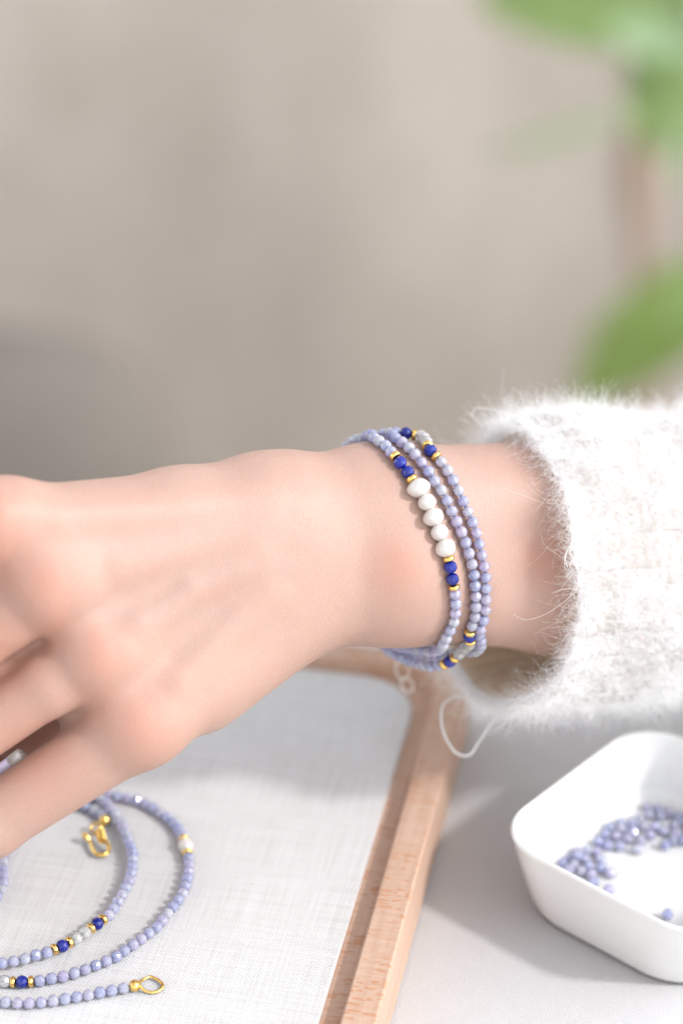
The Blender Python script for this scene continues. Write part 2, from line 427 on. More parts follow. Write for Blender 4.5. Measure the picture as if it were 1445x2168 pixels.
tube('stem', cs, np.interp(np.linspace(0, 7, len(cs)), [0, 3, 3.6, 4.4, 5.0, 5.4, 7], np.array([16, 18, 26, 42, 40, 14, 8]) * mm), mat_plain('brown_stem', (0.26, 0.185, 0.135), 0.7), plant, 12)

# ------------------------------------------------------------------ the tray
pA, pB = ground(795, 2168, Z_RIM), ground(941, 1634, Z_RIM)
ydir = (pB - pA); ydir.z = 0; ydir.normalize(); xdir = Vector((ydir.y, -ydir.x, 0))
back_in = ground(740, 1394, Z_RIM)
RIMW = 0.0080; TL, TWd = 0.285, 0.235
corner = pB + ydir * ((back_in - pB).dot(ydir) + RIMW * 0.9)          # back right outer corner
corner.z = 0
tray = empty('wooden_tray', corner); tray.rotation_euler.z = math.atan2(xdir.y, xdir.x)
tag(tray, 'shallow beech wood jewellery tray lined with pale grey canvas, under the hand', 'tray')
def rrect(x0, x1, y0, y1, r, seg=10):
    pts = []
    for cx, cy, a0 in ((x1 - r, y1 - r, 0), (x0 + r, y1 - r, 90), (x0 + r, y0 + r, 180), (x1 - r, y0 + r, 270)):
        for k in range(seg + 1):
            a = R(a0 + 90 * k / seg); pts.append((cx + r * math.cos(a), cy + r * math.sin(a)))
    return pts
def loft(rings, cap0=True, cap1=True):
    V, F = [], []; n = len(rings[0])
    for rg in rings: V += rg
    for i in range(len(rings) - 1):
        for k in range(n):
            k2 = (k + 1) % n; F.append((i * n + k, i * n + k2, (i + 1) * n + k2, (i + 1) * n + k))
    if cap0: F.append(tuple(range(n - 1, -1, -1)))
    if cap1: F.append(tuple(range((len(rings) - 1) * n, len(rings) * n)))
    return V, F
def ring(ins, r, z): return [(x, y, z) for x, y in rrect(-TWd + ins, -ins, -TL + ins, -ins, max(r - ins, 0.0015))]
b_ = 0.0004; FLOOR = 0.0140
rings = [ring(0.001, 0.012, 0.0), ring(0, 0.012, 0.001), ring(0, 0.012, Z_RIM - b_), ring(b_, 0.012, Z_RIM), ring(RIMW - b_, 0.017, Z_RIM), ring(RIMW, 0.017, Z_RIM - b_),
         ring(RIMW, 0.017, FLOOR + 0.0012), ring(RIMW + 0.0010, 0.018, FLOOR)]
V, F = loft(rings)
me = bpy.data.meshes.new('wooden_body'); me.from_pydata(V, [], F); me.materials.append(M['wood'])
o = link(bpy.data.objects.new('wooden_body', me), tray)
gap = RIMW + 0.0056
def ring(ins, r, z): return [(x, y, z) for x, y in rrect(-TWd + ins, -ins, -TL + ins, -ins + 0.0036, max(r - ins, 0.0015))]
rings = [ring(gap, 0.030, FLOOR + 0.0002), ring(gap - 0.0001, 0.030, Z_CAN - 0.0006), ring(gap + 0.0002, 0.030, Z_CAN - 0.0001), ring(gap + 0.0008, 0.030, Z_CAN)]
V, F = loft(rings)
me = bpy.data.meshes.new('canvas_lining'); me.from_pydata(V, [], F); me.materials.append(M['canvas'])
o = link(bpy.data.objects.new('canvas_lining', me), tray)

# ------------------------------------------------------------------ the arm and hand: one continuous surface from a distance field
def wa(px): return -18 + (900 - px) * 0.053
def pr(a, b, ra, rb, k, da=0.0, db=0.0):
    return (uvw(a[0], a[1], (a[2] if len(a) > 2 else wa(a[0])) + da), uvw(b[0], b[1], (b[2] if len(b) > 2 else wa(b[0])) + db), ra, rb, k)
PR = [
    # forearm
    pr((1500, 1075, -56), (1200, 1075), 17, 16.8, 10), pr((1500, 1230, -56), (1200, 1230), 17, 17, 10), pr((2300, 1085, -134), (1500, 1075, -56), 18, 17, 10), pr((2300, 1225, -134), (1500, 1230, -56), 18, 17, 10),
    pr((1200, 1075), (800, 1083), 16.8, 15.4, 9), pr((1200, 1230), (830, 1218), 17, 16.2, 9),
    # wrist to mid hand
    pr((820, 1083), (560, 1072), 15.2, 11.3, 8), pr((830, 1212), (600, 1262), 15.6, 11.2, 8),
    pr((860, 1150), (520, 1170), 15.0, 12.0, 8),
    # metacarpals
    pr((600, 1072), (380, 1082), 11.5, 8.6, 7), pr((380, 1082), (-10, 1108), 8.6, 8.0, 7),
    pr((660, 1110), (105, 1240), 11.5, 9.0, 7), pr((660, 1170), (215, 1388), 12.0, 9.0, 7),
    pr((690, 1232), (300, 1530), 10.6, 9.6, 6),
    pr((700, 1230), (420, 1445), 11.3, 11.7, 8, -7, -8), pr((560, 1130), (250, 1240), 12, 11, 8, -7, -8),
    pr((600, 1200), (310, 1420), 12, 11, 8, -8, -9),
    # knuckles
    pr((-14, 1098), (8, 1098), 8.4, 8.4, 8, 0.5, 0.5), pr((98, 1236), (125, 1234), 9.0, 9.0, 7, 1.3, 1.5), pr((205, 1382), (232, 1376), 9.0, 9.0, 6, 1.4, 1.6), pr((285, 1520), (312, 1508), 9.2, 9.2, 6, 1.1, 1.4),
    # flesh between the bones of the hand
    pr((560, 1096), (110, 1165), 10.8, 7.8, 9, -1.0, -1.6), pr((600, 1140), (240, 1288), 11.5, 7.4, 8, -0.5, -2.6), pr((640, 1200), (330, 1432), 10.5, 7.6, 8, -0.5, -2.6),
    # tendons
    pr((560, 1118), (250, 1198), 2.6, 2.4, 5, 10.7, 8.3), pr((540, 1172), (300, 1320), 2.4, 2.4, 5, 11.3, 8.3), pr((560, 1066), (120, 1100), 2.4, 2.2, 6, 9.2, 6.2),
    pr((560, 1250), (380, 1440), 2.3, 2.3, 6, 10.4, 8.2),
    # veins
    pr((600, 1196), (500, 1205), 1.2, 1.4, 4, 12.2, 11.0), pr((500, 1205), (400, 1240), 1.4, 1.5, 4, 11.0, 9.5), pr((400, 1240), (330, 1300), 1.5, 1.3, 4, 9.5, 7.5),
    # the knob of the ulna at the wrist
    pr((868, 1200), (850, 1196), 8.5, 8.5, 9, 9.5, 10.0),
    # fingers
    pr((-10, 1106), (-280, 1320, 14), 8.0, 7.4, 3), pr((-280, 1320, 14), (-340, 1540, -6), 7.3, 6.8, 2), pr((-340, 1540, -6), (-280, 1690, -20), 6.6, 5.6, 2),
    pr((105, 1238), (20, 1302, 23), 8.6, 7.2, 3), pr((20, 1302, 23), (-165, 1460, 20), 7.2, 7.0, 3), pr((-165, 1460, 20), (-270, 1640, -12), 7.0, 6.7, 2), pr((-270, 1640, -12), (-230, 1780, -24), 6.8, 5.8, 2),
    pr((215, 1386), (110, 1446, 19), 8.6, 7.0, 3), pr((110, 1446, 19), (-90, 1582, 15), 7.0, 7.0, 3), pr((-90, 1582, 15), (-220, 1720, -12), 7.0, 6.8, 2), pr((-220, 1720, -12), (-200, 1825, -22), 6.6, 5.6, 2),
    pr((300, 1532), (-22, 1744, 9.5), 9.2, 7.9, 4), pr((-22, 1744, 9.5), (-175, 1800, -10), 7.6, 6.4, 3), pr((-175, 1800, -10), (-235, 1850, -20), 6.4, 5.2, 2),
    # palm behind the finger roots
    pr((230, 1325, 12.5), (-80, 1440, 7), 9.2, 8.2, 4), pr((90, 1180, 19.5), (-130, 1275, 16), 9, 8, 6), pr((250, 1425, 8), (175, 1472, 6), 9, 8.0, 5),
    # thumb, behind the palm
    pr((560, 1150), (300, 1290), 12, 11, 6, -14, -18), pr((300, 1290, -5), (100, 1525, -14), 11, 10, 4), pr((100, 1525, -14), (-90, 1690, -22), 9.8, 7.4, 3),
    pr((330, 1240, 2), (-60, 1300, -6), 10, 9, 6),
]
def sdf(X, Y, Z):
    D = None
    for a, b, ra, rb, k in PR:
        ba = (b - a).astype(np.float32); l2 = float(ba @ ba) + 1e-9
        px, py, pz = X - np.float32(a[0]), Y - np.float32(a[1]), Z - np.float32(a[2])
        t = np.clip((px * ba[0] + py * ba[1] + pz * ba[2]) / l2, 0, 1)
        d = np.sqrt((px - t * ba[0]) ** 2 + (py - t * ba[1]) ** 2 + (pz - t * ba[2]) ** 2) - (ra + (rb - ra) * t)
        if D is None: D = d
        else:
            h = np.maximum(k - np.abs(D - d), 0) / k
            D = np.minimum(D, d) - h * h * k * 0.25
    return D
def surface_nets(lo, hi, h):
    ax = [np.arange(lo[i], hi[i], h, dtype=np.float32) for i in range(3)]
    D = sdf(ax[0][:, None, None], ax[1][None, :, None], ax[2][None, None, :])
    S = D < 0
    nx, ny, nz = D.shape
    acc = np.zeros((nx - 1, ny - 1, nz - 1, 3), np.float32); cnt = np.zeros((nx - 1, ny - 1, nz - 1), np.float32)
    def sl(i, j, k): return (slice(i, nx - 1 + i), slice(j, ny - 1 + j), slice(k, nz - 1 + k))
    cor = [(i, j, k) for i in (0, 1) for j in (0, 1) for k in (0, 1)]
    for a in cor:
        for d in range(3):
            if a[d] == 0:
                b = list(a); b[d] = 1
                da, db = D[sl(*a)], D[sl(*b)]
                x = S[sl(*a)] != S[sl(*b)]
                t = np.where(x, da / np.where(x, da - db, 1), 0)
                for q in range(3):
                    acc[..., q] += np.where(x, a[q] + (t if q == d else 0), 0)
                cnt += x
    m = cnt > 0; idx = -np.ones(m.shape, np.int64); ii = np.argwhere(m); idx[m] = np.arange(len(ii))
    V = (ii + acc[m] / cnt[m][:, None]) * h + np.array(lo)
    Fs = []
    for d in range(3):
        sa = [slice(1, -1)] * 3; sa[d] = slice(0, -1); sb = list(sa); sb[d] = slice(1, None)
        e = np.argwhere(S[tuple(sa)] != S[tuple(sb)])
        off = np.array([1, 1, 1]); off[d] = 0; e = e + off
        p, q = [(1, 2), (2, 0), (0, 1)][d]
        def cell(dp, dq):
            c = e.copy(); c[:, p] += dp; c[:, q] += dq; return idx[c[:, 0], c[:, 1], c[:, 2]]
        f = np.stack([cell(-1, -1), cell(0, -1), cell(0, 0), cell(-1, 0)], 1)
        ins = S[e[:, 0], e[:, 1], e[:, 2]]
        f[~ins] = f[~ins][:, ::-1]
        Fs.append(f)
    return V, np.concatenate(Fs)
def grad(P, e=0.15):
    X, Y, Z = (P[:, i].astype(np.float32) for i in range(3))
    g = np.stack([sdf(X + e, Y, Z) - sdf(X - e, Y, Z), sdf(X, Y + e, Z) - sdf(X, Y - e, Z), sdf(X, Y, Z + e) - sdf(X, Y, Z - e)], 1)
    return g / (np.linalg.norm(g, axis=1)[:, None] + 1e-9)
BV, BF = surface_nets((-128, -98, -108), (118, 36, 52), 1.0)
for _ in range(2):
    g = grad(BV); BV = BV - g * sdf(*(BV[:, i].astype(np.float32) for i in range(3)))[:, None] * 0.8
BW = [w2(p) for p in BV]
def near_seg(pts):
    d = np.full(len(BV), 1e9)
    for a, b in zip(pts[:-1], pts[1:]):
        A, B = uvw(*a, wa(a[0]))[:2], uvw(*b, wa(b[0]))[:2]; ab = B - A
        t = np.clip(((BV[:, :2] - A) @ ab) / (ab @ ab), 0, 1)
        d = np.minimum(d, np.linalg.norm(BV[:, :2] - A - t[:, None] * ab, axis=1))
    return d
facing = (BV[:, 2] > np.array([wa(722.5 + 9 * u) for u in BV[:, 0]]) - 4)
flush = np.zeros(len(BV))
for (x, y), r in (((-5, 1095), 9), ((110, 1238), 8), ((220, 1385), 8), ((300, 1520), 9), ((120, 1330), 9), ((215, 1490), 8), ((20, 1190), 9), ((1130, 1180), 6), ((840, 1195), 7), ((-20, 1400), 14), ((60, 1600), 12)):
    flush = np.maximum(flush, np.exp(-(np.linalg.norm(BV[:, :2] - uvw(x, y, wa(x))[:2], axis=1) / r) ** 2))
vein = np.exp(-(near_seg([(620, 1195), (500, 1205), (400, 1240), (330, 1300), (180, 1290)]) / 1.6) ** 2) * 0.9
vein = np.maximum(vein, np.exp(-(near_seg([(560, 1320), (440, 1290), (330, 1300)]) / 1.6) ** 2) * 0.8)
vein = np.maximum(vein, np.exp(-(near_seg([(640, 1120), (480, 1110), (300, 1150), (190, 1150)]) / 1.8) ** 2) * 0.7)
vein = np.maximum(vein, np.exp(-(near_seg([(1000, 1010), (860, 1040), (700, 1060)]) / 1.8) ** 2) * 0.4) * facing
wrist = at(900, 1150, wa(900))
person = mesh_obj('person', BW, BF, M['skin'], None, wrist)
for nm_, arr_ in (('flush', flush), ('vein', vein)):
    person.data.attributes.new(nm_, 'FLOAT', 'POINT').data.foreach_set('value', arr_.astype(np.float32))
tag(person, 'left forearm and hand reaching in from the right, in a fluffy white sleeve, wearing beads', 'person')
bvh = BVHTree.FromPolygons(BW, [tuple(int(i) for i in f) for f in BF])
def skin_hit(px, py):
    o, d = ray(px, py); h = bvh.ray_cast(o, d)
    return h[0]
def push_out(P, clear):                            # keep points (mm, arm frame) off the skin
    P = np.array(P)
    for _ in range(4):
        d = sdf(*(P[:, i].astype(np.float32) for i in range(3))); g = grad(P)
        P = P + g * np.maximum(clear - d, 0)[:, None]
    return P
def inv(p):                                        # world -> arm frame mm
    q = (p - PC) * 1000
    return np.array((q.dot(RIGHT), q.dot(UP), q.dot(BACK)))

# ------------------------------------------------------------------ the sleeve
AX = np.array((-0.86, -0.02, 0.51)); AX /= np.linalg.norm(AX)      # towards the hand
EV = np.array((0, 1.0, 0)); EV -= AX * (EV @ AX); EV /= np.linalg.norm(EV)
E2 = np.cross(EV, AX); E2 *= np.sign(E2[2])
CEN = uvw(1078, 1205, wa(1078) - 4)
def skin_n(ph): return np.multiply.outer(np.sin(ph), EV) + np.multiply.outer(np.cos(ph), E2)
def sleeve_pt(s, ph, inset=0.0):
    """s mm back from the cuff edge, ph round the arm (0 = towards the lens)"""
    s = np.asarray(s, float); ph = np.asarray(ph, float)
    rv = 36.0 - 1.2 * np.exp(-((s - 9) / 7.0) ** 2) + 0.8 * np.exp(-(s / 5.0) ** 2) - inset
    r2 = 31.0 + 0.02 * s - inset
    cy = 0.03 * np.minimum(s, 60); rv = rv - 0.02 * np.clip(s, 0, 60)
    wob = 1.2 * np.sin(2 * ph + 0.6 + s * 0.03) + 0.9 * np.sin(3 * ph + 1.9 - s * 0.05) + 0.5 * np.sin(5 * ph + s * 0.08)
    edge = (1.6 * np.sin(2 * ph + 0.4) + 0.9 * np.sin(5 * ph + 1.0) + 0.5 * np.sin(9 * ph)) * np.exp(-s / 25.0)
    x = (rv + wob) * np.sin(ph); z = (r2 + wob) * np.cos(ph)
    P = CEN + np.multiply.outer(-s + edge, AX) + np.multiply.outer(x + cy, EV) + np.multiply.outer(z, E2)
    clear = 4.6 - np.minimum(inset, 3.6)            # the knit rests on the arm where they would meet
    d = sdf(*(P[:, i].astype(np.float32) for i in range(3)))
    m = d < clear
    if m.any():
        c_ = clear[m] if np.ndim(clear) else clear
        P[m] = P[m] + skin_n(ph[m]) * ((c_ - d[m]) * 1.05)[:, None]
    return P
NPH = 460
phs = np.linspace(0, 2 * np.pi, NPH, endpoint=False)
prof = [(s, 2.9) for s in np.arange(46, 1.0, -1.6)] + [(0.3, 2.6), (-0.2, 2.1), (-0.4, 1.5), (-0.3, 0.8), (0.2, 0.25)] + [(s, 0.0) for s in np.arange(0.9, 150, 0.62)]
rows = []
for i, (s, ins) in enumerate(prof):
    P = sleeve_pt(np.full(NPH, s), phs, ins)
    nrm = np.multiply.outer(np.sin(phs), EV) + np.multiply.outer(np.cos(phs), E2)
    arc = phs / (2 * np.pi) * 54.0                  # 54 wales round the cuff
    a = (arc % 1.0) - 0.5
    hgt = (0.5 + 0.5 * np.cos(2 * np.pi * (s / 3.2 + 1.1 * np.abs(a)))) * np.cos(np.pi * a) ** 0.5 * 0.75 - 0.55 * np.abs(2 * a) ** 3
    sg = 1.0 if (ins < 1.6) else -1.0
    hgt = hgt + 0.25 * np.sin(arc * 0.9 + s * 0.4) * np.sin(s * 0.21 + arc * 0.13)
    rows.append(P + nrm * (hgt * sg)[:, None])
SVn = np.concatenate(rows); nr_ = len(rows)
F = []
for i in range(nr_ - 1):
    k = np.arange(NPH); k2 = (k + 1) % NPH
    F.append(np.stack([i * NPH + k, i * NPH + k2, (i + 1) * NPH + k2, (i + 1) * NPH + k], 1))
F = np.concatenate(F)[:, ::-1]
SW = [w2(p) for p in SVn]
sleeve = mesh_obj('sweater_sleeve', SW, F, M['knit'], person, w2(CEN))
sleeve.data.materials.append(mat_knit('warm_bounce_knit', (0.66, 0.50, 0.34), (0.74, 0.58, 0.41)))
n_in = sum(1 for s_, i_ in prof if i_ > 2.8) - 1     # inside of the white cuff tinted tan, warm bounced light painted in
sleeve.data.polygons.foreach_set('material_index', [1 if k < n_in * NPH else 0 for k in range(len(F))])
tag(sleeve, 'fluffy white mohair knit cuff')

def fibres(name, roots, dirs, lens, curl, npt, rad, parent, droop=0.0):
    n = len(roots)
    P = np.zeros((n, npt, 3)); P[:, 0] = roots; d = dirs / (np.linalg.norm(dirs, axis=1)[:, None] + 1e-9)
    ax = rng.normal(size=(n, 3)); ax /= np.linalg.norm(ax, axis=1)[:, None]
    tw = rng.normal(0, curl, n)
    st = (lens / (npt - 1))[:, None]
    for i in range(1, npt):
        P[:, i] = P[:, i - 1] + d * st
        a = tw + rng.normal(0, curl * 0.6, n)
        d = d * np.cos(a)[:, None] + np.cross(ax, d) * np.sin(a)[:, None] + ax * ((ax * d).sum(1) * (1 - np.cos(a)))[:, None]
        d[:, 1] -= droop; d /= np.linalg.norm(d, axis=1)[:, None]
        ax += rng.normal(0, 0.25, (n, 3)); ax /= np.linalg.norm(ax, axis=1)[:, None]
    Q = P.reshape(-1, 3)
    Wd = np.array(PC)[None] + 0.001 * (Q[:, :1] * np.array(RIGHT) + Q[:, 1:2] * np.array(UP) + Q[:, 2:3] * np.array(BACK))
    org = parent.matrix_world.translation if False else (parent.location + parent.parent.location)
    Wd = Wd - np.array(org)[None]
    hc = bpy.data.hair_curves.new(name); hc.add_curves([npt] * n)
    hc.attributes['position'].data.foreach_set('vector', Wd.astype(np.float32).ravel())
    ra = hc.attributes.new('radius', 'FLOAT', 'POINT') if 'radius' not in hc.attributes else hc.attributes['radius']
    rr = np.repeat(rad[:, None] * 0.001, npt, 1) * np.linspace(1, 0.45, npt)[None]
    ra.data.foreach_set('value', rr.astype(np.float32).ravel())
    hc.materials.append(M['fibre'])
    ob = bpy.data.objects.new(name, hc); link(ob, parent); ob['kind'] = 'stuff'
    return ob
# short down over the whole sleeve, longer at the cuff edge, a few long stray hairs
nc = 4200; n = 72000                                # tufts
cs_, cp_ = rng.uniform(0, 120, nc), rng.uniform(0, 2 * np.pi, nc)
cd = np.stack([rng.uniform(0.05, 0.55, nc), rng.normal(0.15, 1.0, nc), rng.normal(0, 0.4, nc)], 1)
ci = rng.integers(0, nc, n)
s = cs_[ci] + rng.normal(0, 1.6, n); ph = cp_[ci] + rng.normal(0, 0.022, n); s = np.maximum(s, -0.6)
cdd = cd[ci] + rng.normal(0, 0.22, (n, 3))
tang = np.multiply.outer(np.cos(ph), EV) - np.multiply.outer(np.sin(ph), E2)
dirs = skin_n(ph) * np.abs(cdd[:, :1]) + AX * cdd[:, 1:2] + tang * cdd[:, 2:3]
fibres('mohair_down', sleeve_pt(s, ph, -0.1), dirs, rng.uniform(3, 11, n), 0.30, 7, rng.uniform(0.013, 0.027, n), sleeve)
n = 7000
s = rng.exponential(1.2, n) - 0.9; ph = rng.uniform(0, 2 * np.pi, n)
tang = np.multiply.outer(np.cos(ph), EV) - np.multiply.outer(np.sin(ph), E2)
dirs = skin_n(ph) * rng.normal(-0.1, 0.6, n)[:, None] + AX * rng.uniform(-0.1, 1.0, n)[:, None] + tang * rng.normal(0, 0.8, n)[:, None]
fibres('cuff_edge_hairs', sleeve_pt(s, ph, rng.uniform(0, 2.6, n)), dirs, rng.gamma(3.0, 1.5, n) + 1.2, 0.42, 8, rng.uniform(0.012, 0.028, n), sleeve)
n = 110
s = rng.exponential(5, n) - 0.5; ph = rng.uniform(0, 2 * np.pi, n)
tang = np.multiply.outer(np.cos(ph), EV) - np.multiply.outer(np.sin(ph), E2)
dirs = skin_n(ph) * rng.uniform(0.1, 0.9, n)[:, None] + AX * rng.uniform(0.1, 1.0, n)[:, None] + tang * rng.normal(0, 0.7, n)[:, None]
fibres('stray_hairs', sleeve_pt(s, ph, 0), dirs, rng.uniform(6, 16, n), 0.22, 14, rng.uniform(0.02, 0.045, n), sleeve, 0.01)
n = 3000                                           # inside of the cuff
s = rng.uniform(0, 40, n); ph = rng.uniform(0, 2 * np.pi, n)
dirs = -skin_n(ph) * rng.uniform(0.2, 0.9, n)[:, None] + AX * rng.normal(0.2, 0.8, n)[:, None] + rng.normal(0, 0.4, (n, 3))
fibres('inner_down', sleeve_pt(s, ph, 3.2), dirs, rng.uniform(1.5, 4.5, n), 0.34, 6, rng.uniform(0.014, 0.03, n), sleeve)
# loose loops of yarn
def yarn(pts, r):
    P = catmull([uvw(*p) for p in pts], 10)
    tw = tube('loose_yarn', [w2(p) for p in P], r * 0.001, M['knit'], None, 6)
    tw.parent = sleeve; tw.location = tw.location - (sleeve.location + person.location)
    return tw
yarn([(1040, 1500, -50), (1000, 1483, -47), (962, 1476, -44), (938, 1492, -42), (934, 1530, -40), (946, 1568, -40), (968, 1596, -40), (990, 1600, -41), (1012, 1572, -43), (1040, 1530, -40), (1075, 1495, -36), (1110, 1470, -33)], 0.28)
yarn([(1100, 905, -30), (1085, 912, -29), (1086, 928, -28), (1104, 935, -28), (1118, 925, -28), (1108, 908, -29), (1088, 906, -28), (1060, 912, -30), (1020, 900, -33), (998, 880, -34), (1004, 866, -35), (1035, 866, -36), (1070, 876, -36)], 0.10)
yarn([(1240, 1150, 2), (1215, 1155, 5), (1205, 1168, 6), (1212, 1180, 6), (1228, 1172, 6), (1222, 1158, 6), (1204, 1160, 7), (1195, 1180, 6), (1200, 1200, 4)], 0.12)
yarn([(1215, 1255, 1), (1185, 1280, 4), (1150, 1302, 4), (1110, 1312, 3), (1085, 1300, 0)], 0.045)

# ------------------------------------------------------------------ beads
def gem_mesh(name, d, hgt, seg, mat, lat=(-1.0, -0.62, -0.22, 0.22, 0.62, 1.0)):
    V, F = [], []; n = len(lat)
    for j, a in enumerate(lat):
        th = a * math.pi / 2 * 0.86
        for i in range(seg):
            ph = 2 * math.pi * (i + (0.5 if j % 2 else 0)) / seg
            V.append((math.cos(th) * math.cos(ph) * d / 2, math.cos(th) * math.sin(ph) * d / 2, math.sin(th) / math.sin(math.pi / 2 * 0.86) * hgt / 2))
    for j in range(n - 1):
        for i in range(seg):
            i2 = (i + 1) % seg; a, b, c_, e = j * seg + i, j * seg + i2, (j + 1) * seg + i2, (j + 1) * seg + i
            if j % 2: F += [(a, b, c_), (a, c_, e)] if False else [(a, b, e), (b, c_, e)]
            else: F += [(a, b, e), (b, c_, e)]
    # staggered rows: rebuild as clean triangles
    F = []
    for j in range(n - 1):
        for i in range(seg):
            i2 = (i + 1) % seg
            if j % 2 == 0: F += [(j*seg+i, j*seg+i2, (j+1)*seg+i), (j*seg+i2, (j+1)*seg+i2, (j+1)*seg+i)]
            else: F += [(j*seg+i, j*seg+i2, (j+1)*seg+i2), (j*seg+i, (j+1)*seg+i2, (j+1)*seg+i)]
    F += [tuple(range(seg - 1, -1, -1)), tuple(range((n - 1) * seg, n * seg))]
    me = bpy.data.meshes.new(name); me.from_pydata([(x * .001, y * .001, z * .001) for x, y, z in V], [], F); me.materials.append(mat); me.update()
    return me
def lathe_mesh(name, prof, seg, mat, bump=0.0, seed=0):
    V, F = [], []; n = len(prof); rd = random.Random(seed); ph0 = rd.uniform(0, 6)
    for r, z in prof:
        for i in range(seg):
            a = 2 * math.pi * i / seg
            k = 1 + bump * (math.sin(2 * a + ph0) * 0.6 + math.sin(3 * a + z * 1.3 + ph0 * 2) * 0.4 + 0.5 * math.sin(z * 1.5 + a + ph0))
            V.append((r * k * math.cos(a) * .001, r * k * math.sin(a) * .001, z * .001))
    for j in range(n - 1):
        for i in range(seg):
            i2 = (i + 1) % seg; F.append((j * seg + i, j * seg + i2, (j + 1) * seg + i2, (j + 1) * seg + i))
    F += [tuple(range(seg - 1, -1, -1)), tuple(range((n - 1) * seg, n * seg))]
    me = bpy.data.meshes.new(name); me.from_pydata(V, [], F); me.materials.append(mat)
    me.polygons.foreach_set('use_smooth', [True] * len(me.polygons)); me.update()
    return me
def ball(r, h, n=14, p=1.0): return [(max(r * abs(math.cos(a)) ** p, 0.25), h / 2 * math.sin(a)) for a in np.linspace(-math.pi / 2 * 0.95, math.pi / 2 * 0.95, n)]
lav_m = [gem_mesh('lavender_bead', 2.9 + d, 2.75 + e, sg, M['lav']) for d, e, sg in ((0, 0, 9), (.1, -.1, 8), (-.12, .05, 9), (.05, .08, 10), (-.05, -.05, 8))]
lap_m = gem_mesh('lapis_bead', 3.25, 3.0, 9, M['lapis']); qz_m = gem_mesh('quartz_bead', 3.2, 3.0, 9, M['quartz'])
gold_m = lathe_mesh('gold_spacer', [(0.6, -0.58), (1.0, -0.60), (1.24, -0.46), (1.36, -0.2), (1.38, 0.05), (1.33, 0.28), (1.2, 0.5), (0.95, 0.62), (0.6, 0.58)], 18, M['gold'], 0.02, 3)
goldball_m = lathe_mesh('gold_end_bead', ball(1.45, 2.7), 20, M['gold'])
pearls = [lathe_mesh('pearl', ball(w_ / 2, h_, 18, 1.0), 26, M['pearl'], bp, i) for i, (w_, h_, bp) in
          enumerate([(5.5, 4.5, .10), (4.6, 4.1, .06), (5.4, 4.3, .08), (4.4, 4.1, .05), (4.9, 4.4, .06)])]
rice_m = lathe_mesh('pearl', ball(1.95, 4.6, 18, 0.75), 24, M['pearl'], 0.02, 9)
KIND = {'L': ('lavender_bead', None, 2.72), 'B': ('lapis_bead', lap_m, 2.95), 'Q': ('quartz_bead', qz_m, 2.85), 'G': ('gold_spacer', gold_m, 1.2), 'R': ('pearl', rice_m, 4.3), 'E': ('gold_end_bead', goldball_m, 2.6)}
PL = (4.1, 3.7, 3.9, 3.75, 4.1)
def arclen(P):
    d = np.linalg.norm(np.diff(P, axis=0), axis=1); return np.concatenate([[0], np.cumsum(d)])
class Path:
    def __init__(s, P): s.P = np.array(P); s.L = arclen(s.P)      # world metres
    def p(s, t):
        return Vector([np.interp(t, s.L, s.P[:, i]) for i in range(3)])
    def tan(s, t):
        return (s.p(t + 0.0009) - s.p(t - 0.0009)).normalized()
    def near(s, q): return s.L[np.argmin(np.linalg.norm(s.P - np.array(q), axis=1))]
def put(kind, path, t, parent, pearl_i=0):
    nm, me, ln = KIND.get(kind, ('pearl', None, 0)) if kind != 'P' else ('pearl', pearls[pearl_i], PL[pearl_i])
    if kind == 'L': me = random.choice(lav_m)
    tg = path.tan(t); j = Vector([random.gauss(0, 0.06) for _ in range(3)])
    mw = Matrix.Translation(path.p(t)) @ frame((tg + j).normalized(), random.uniform(0, 6.28))
    o = inst(nm, me, parent, mw)
    return o, ln
def string(path, parent, anchors, t0, t1):
    """anchors: list of (t of the first bead centre, sequence); lavender fills the rest between t0 and t1"""
    spans = []
    for ta, seq in anchors:
        t = ta; pi = 0; first = True; start = None
        for ch in seq:
            ln = (KIND[ch][2] if ch != 'P' else PL[pi]) * .001
            if start is None: t = ta - ln / 2; start = t
            put(ch, path, t + ln / 2, parent, pi); t += ln
            if ch == 'P': pi += 1
        spans.append((start, t))
    spans.sort(); cur = t0
    for a, b in spans + [(t1, t1)]:
        L = a - cur
        if L > 0.0012:
            n = max(1, round(L / 0.00272)); st = L / n
            for i in range(n): put('L', path, cur + st * (i + 0.5), parent)
        cur = max(cur, b)

# --- the bracelet wound three times round the wrist
A_ = [(836, 965), (847, 980), (862, 998), (869, 1011), (883, 1029), (902, 1060), (916, 1092), (930, 1126), (943, 1161), (950, 1186), (954, 1206), (958, 1231), (962, 1251), (963, 1267), (963, 1289), (960, 1310), (953, 1330), (945, 1350)]
B_ = [(880, 964), (892, 982), (906, 1002), (920, 1023), (935, 1041), (947, 1064), (957, 1088), (968, 1111), (978, 1135), (986, 1160), (993, 1184), (1000, 1209), (1003, 1233), (1005, 1256), (1005, 1280), (1004, 1302), (999, 1324), (994, 1339)]
C_ = [(910, 955), (921, 968), (933, 980), (947, 996), (958, 1018), (970, 1040), (981, 1064), (992, 1088), (1002, 1111), (1010, 1137), (1016, 1163), (1022, 1187), (1026, 1211), (1028, 1240), (1028, 1265), (1027, 1288), (1024, 1309), (1018, 1330)]
def front(pts, off=1.5):
    out = []
    for i, (x, y) in enumerate(pts):
        h = skin_hit(x, y); k = off
        p = inv(h) if h else uvw(x, y, wa(x) + 12)
        out.append((x, y, p[2] + k))
    # smooth the depths
    w_ = np.array([o_[2] for o_ in out]); w_ = np.convolve(np.pad(w_, 2, 'edge'), np.ones(5) / 5, 'valid')
    return [uvw(x, y, float(a)) for (x, y, _), a in zip(out, w_)]
fa, fb, fc = front(A_, 2.3), front(B_, 1.9), front(C_, 2.2)
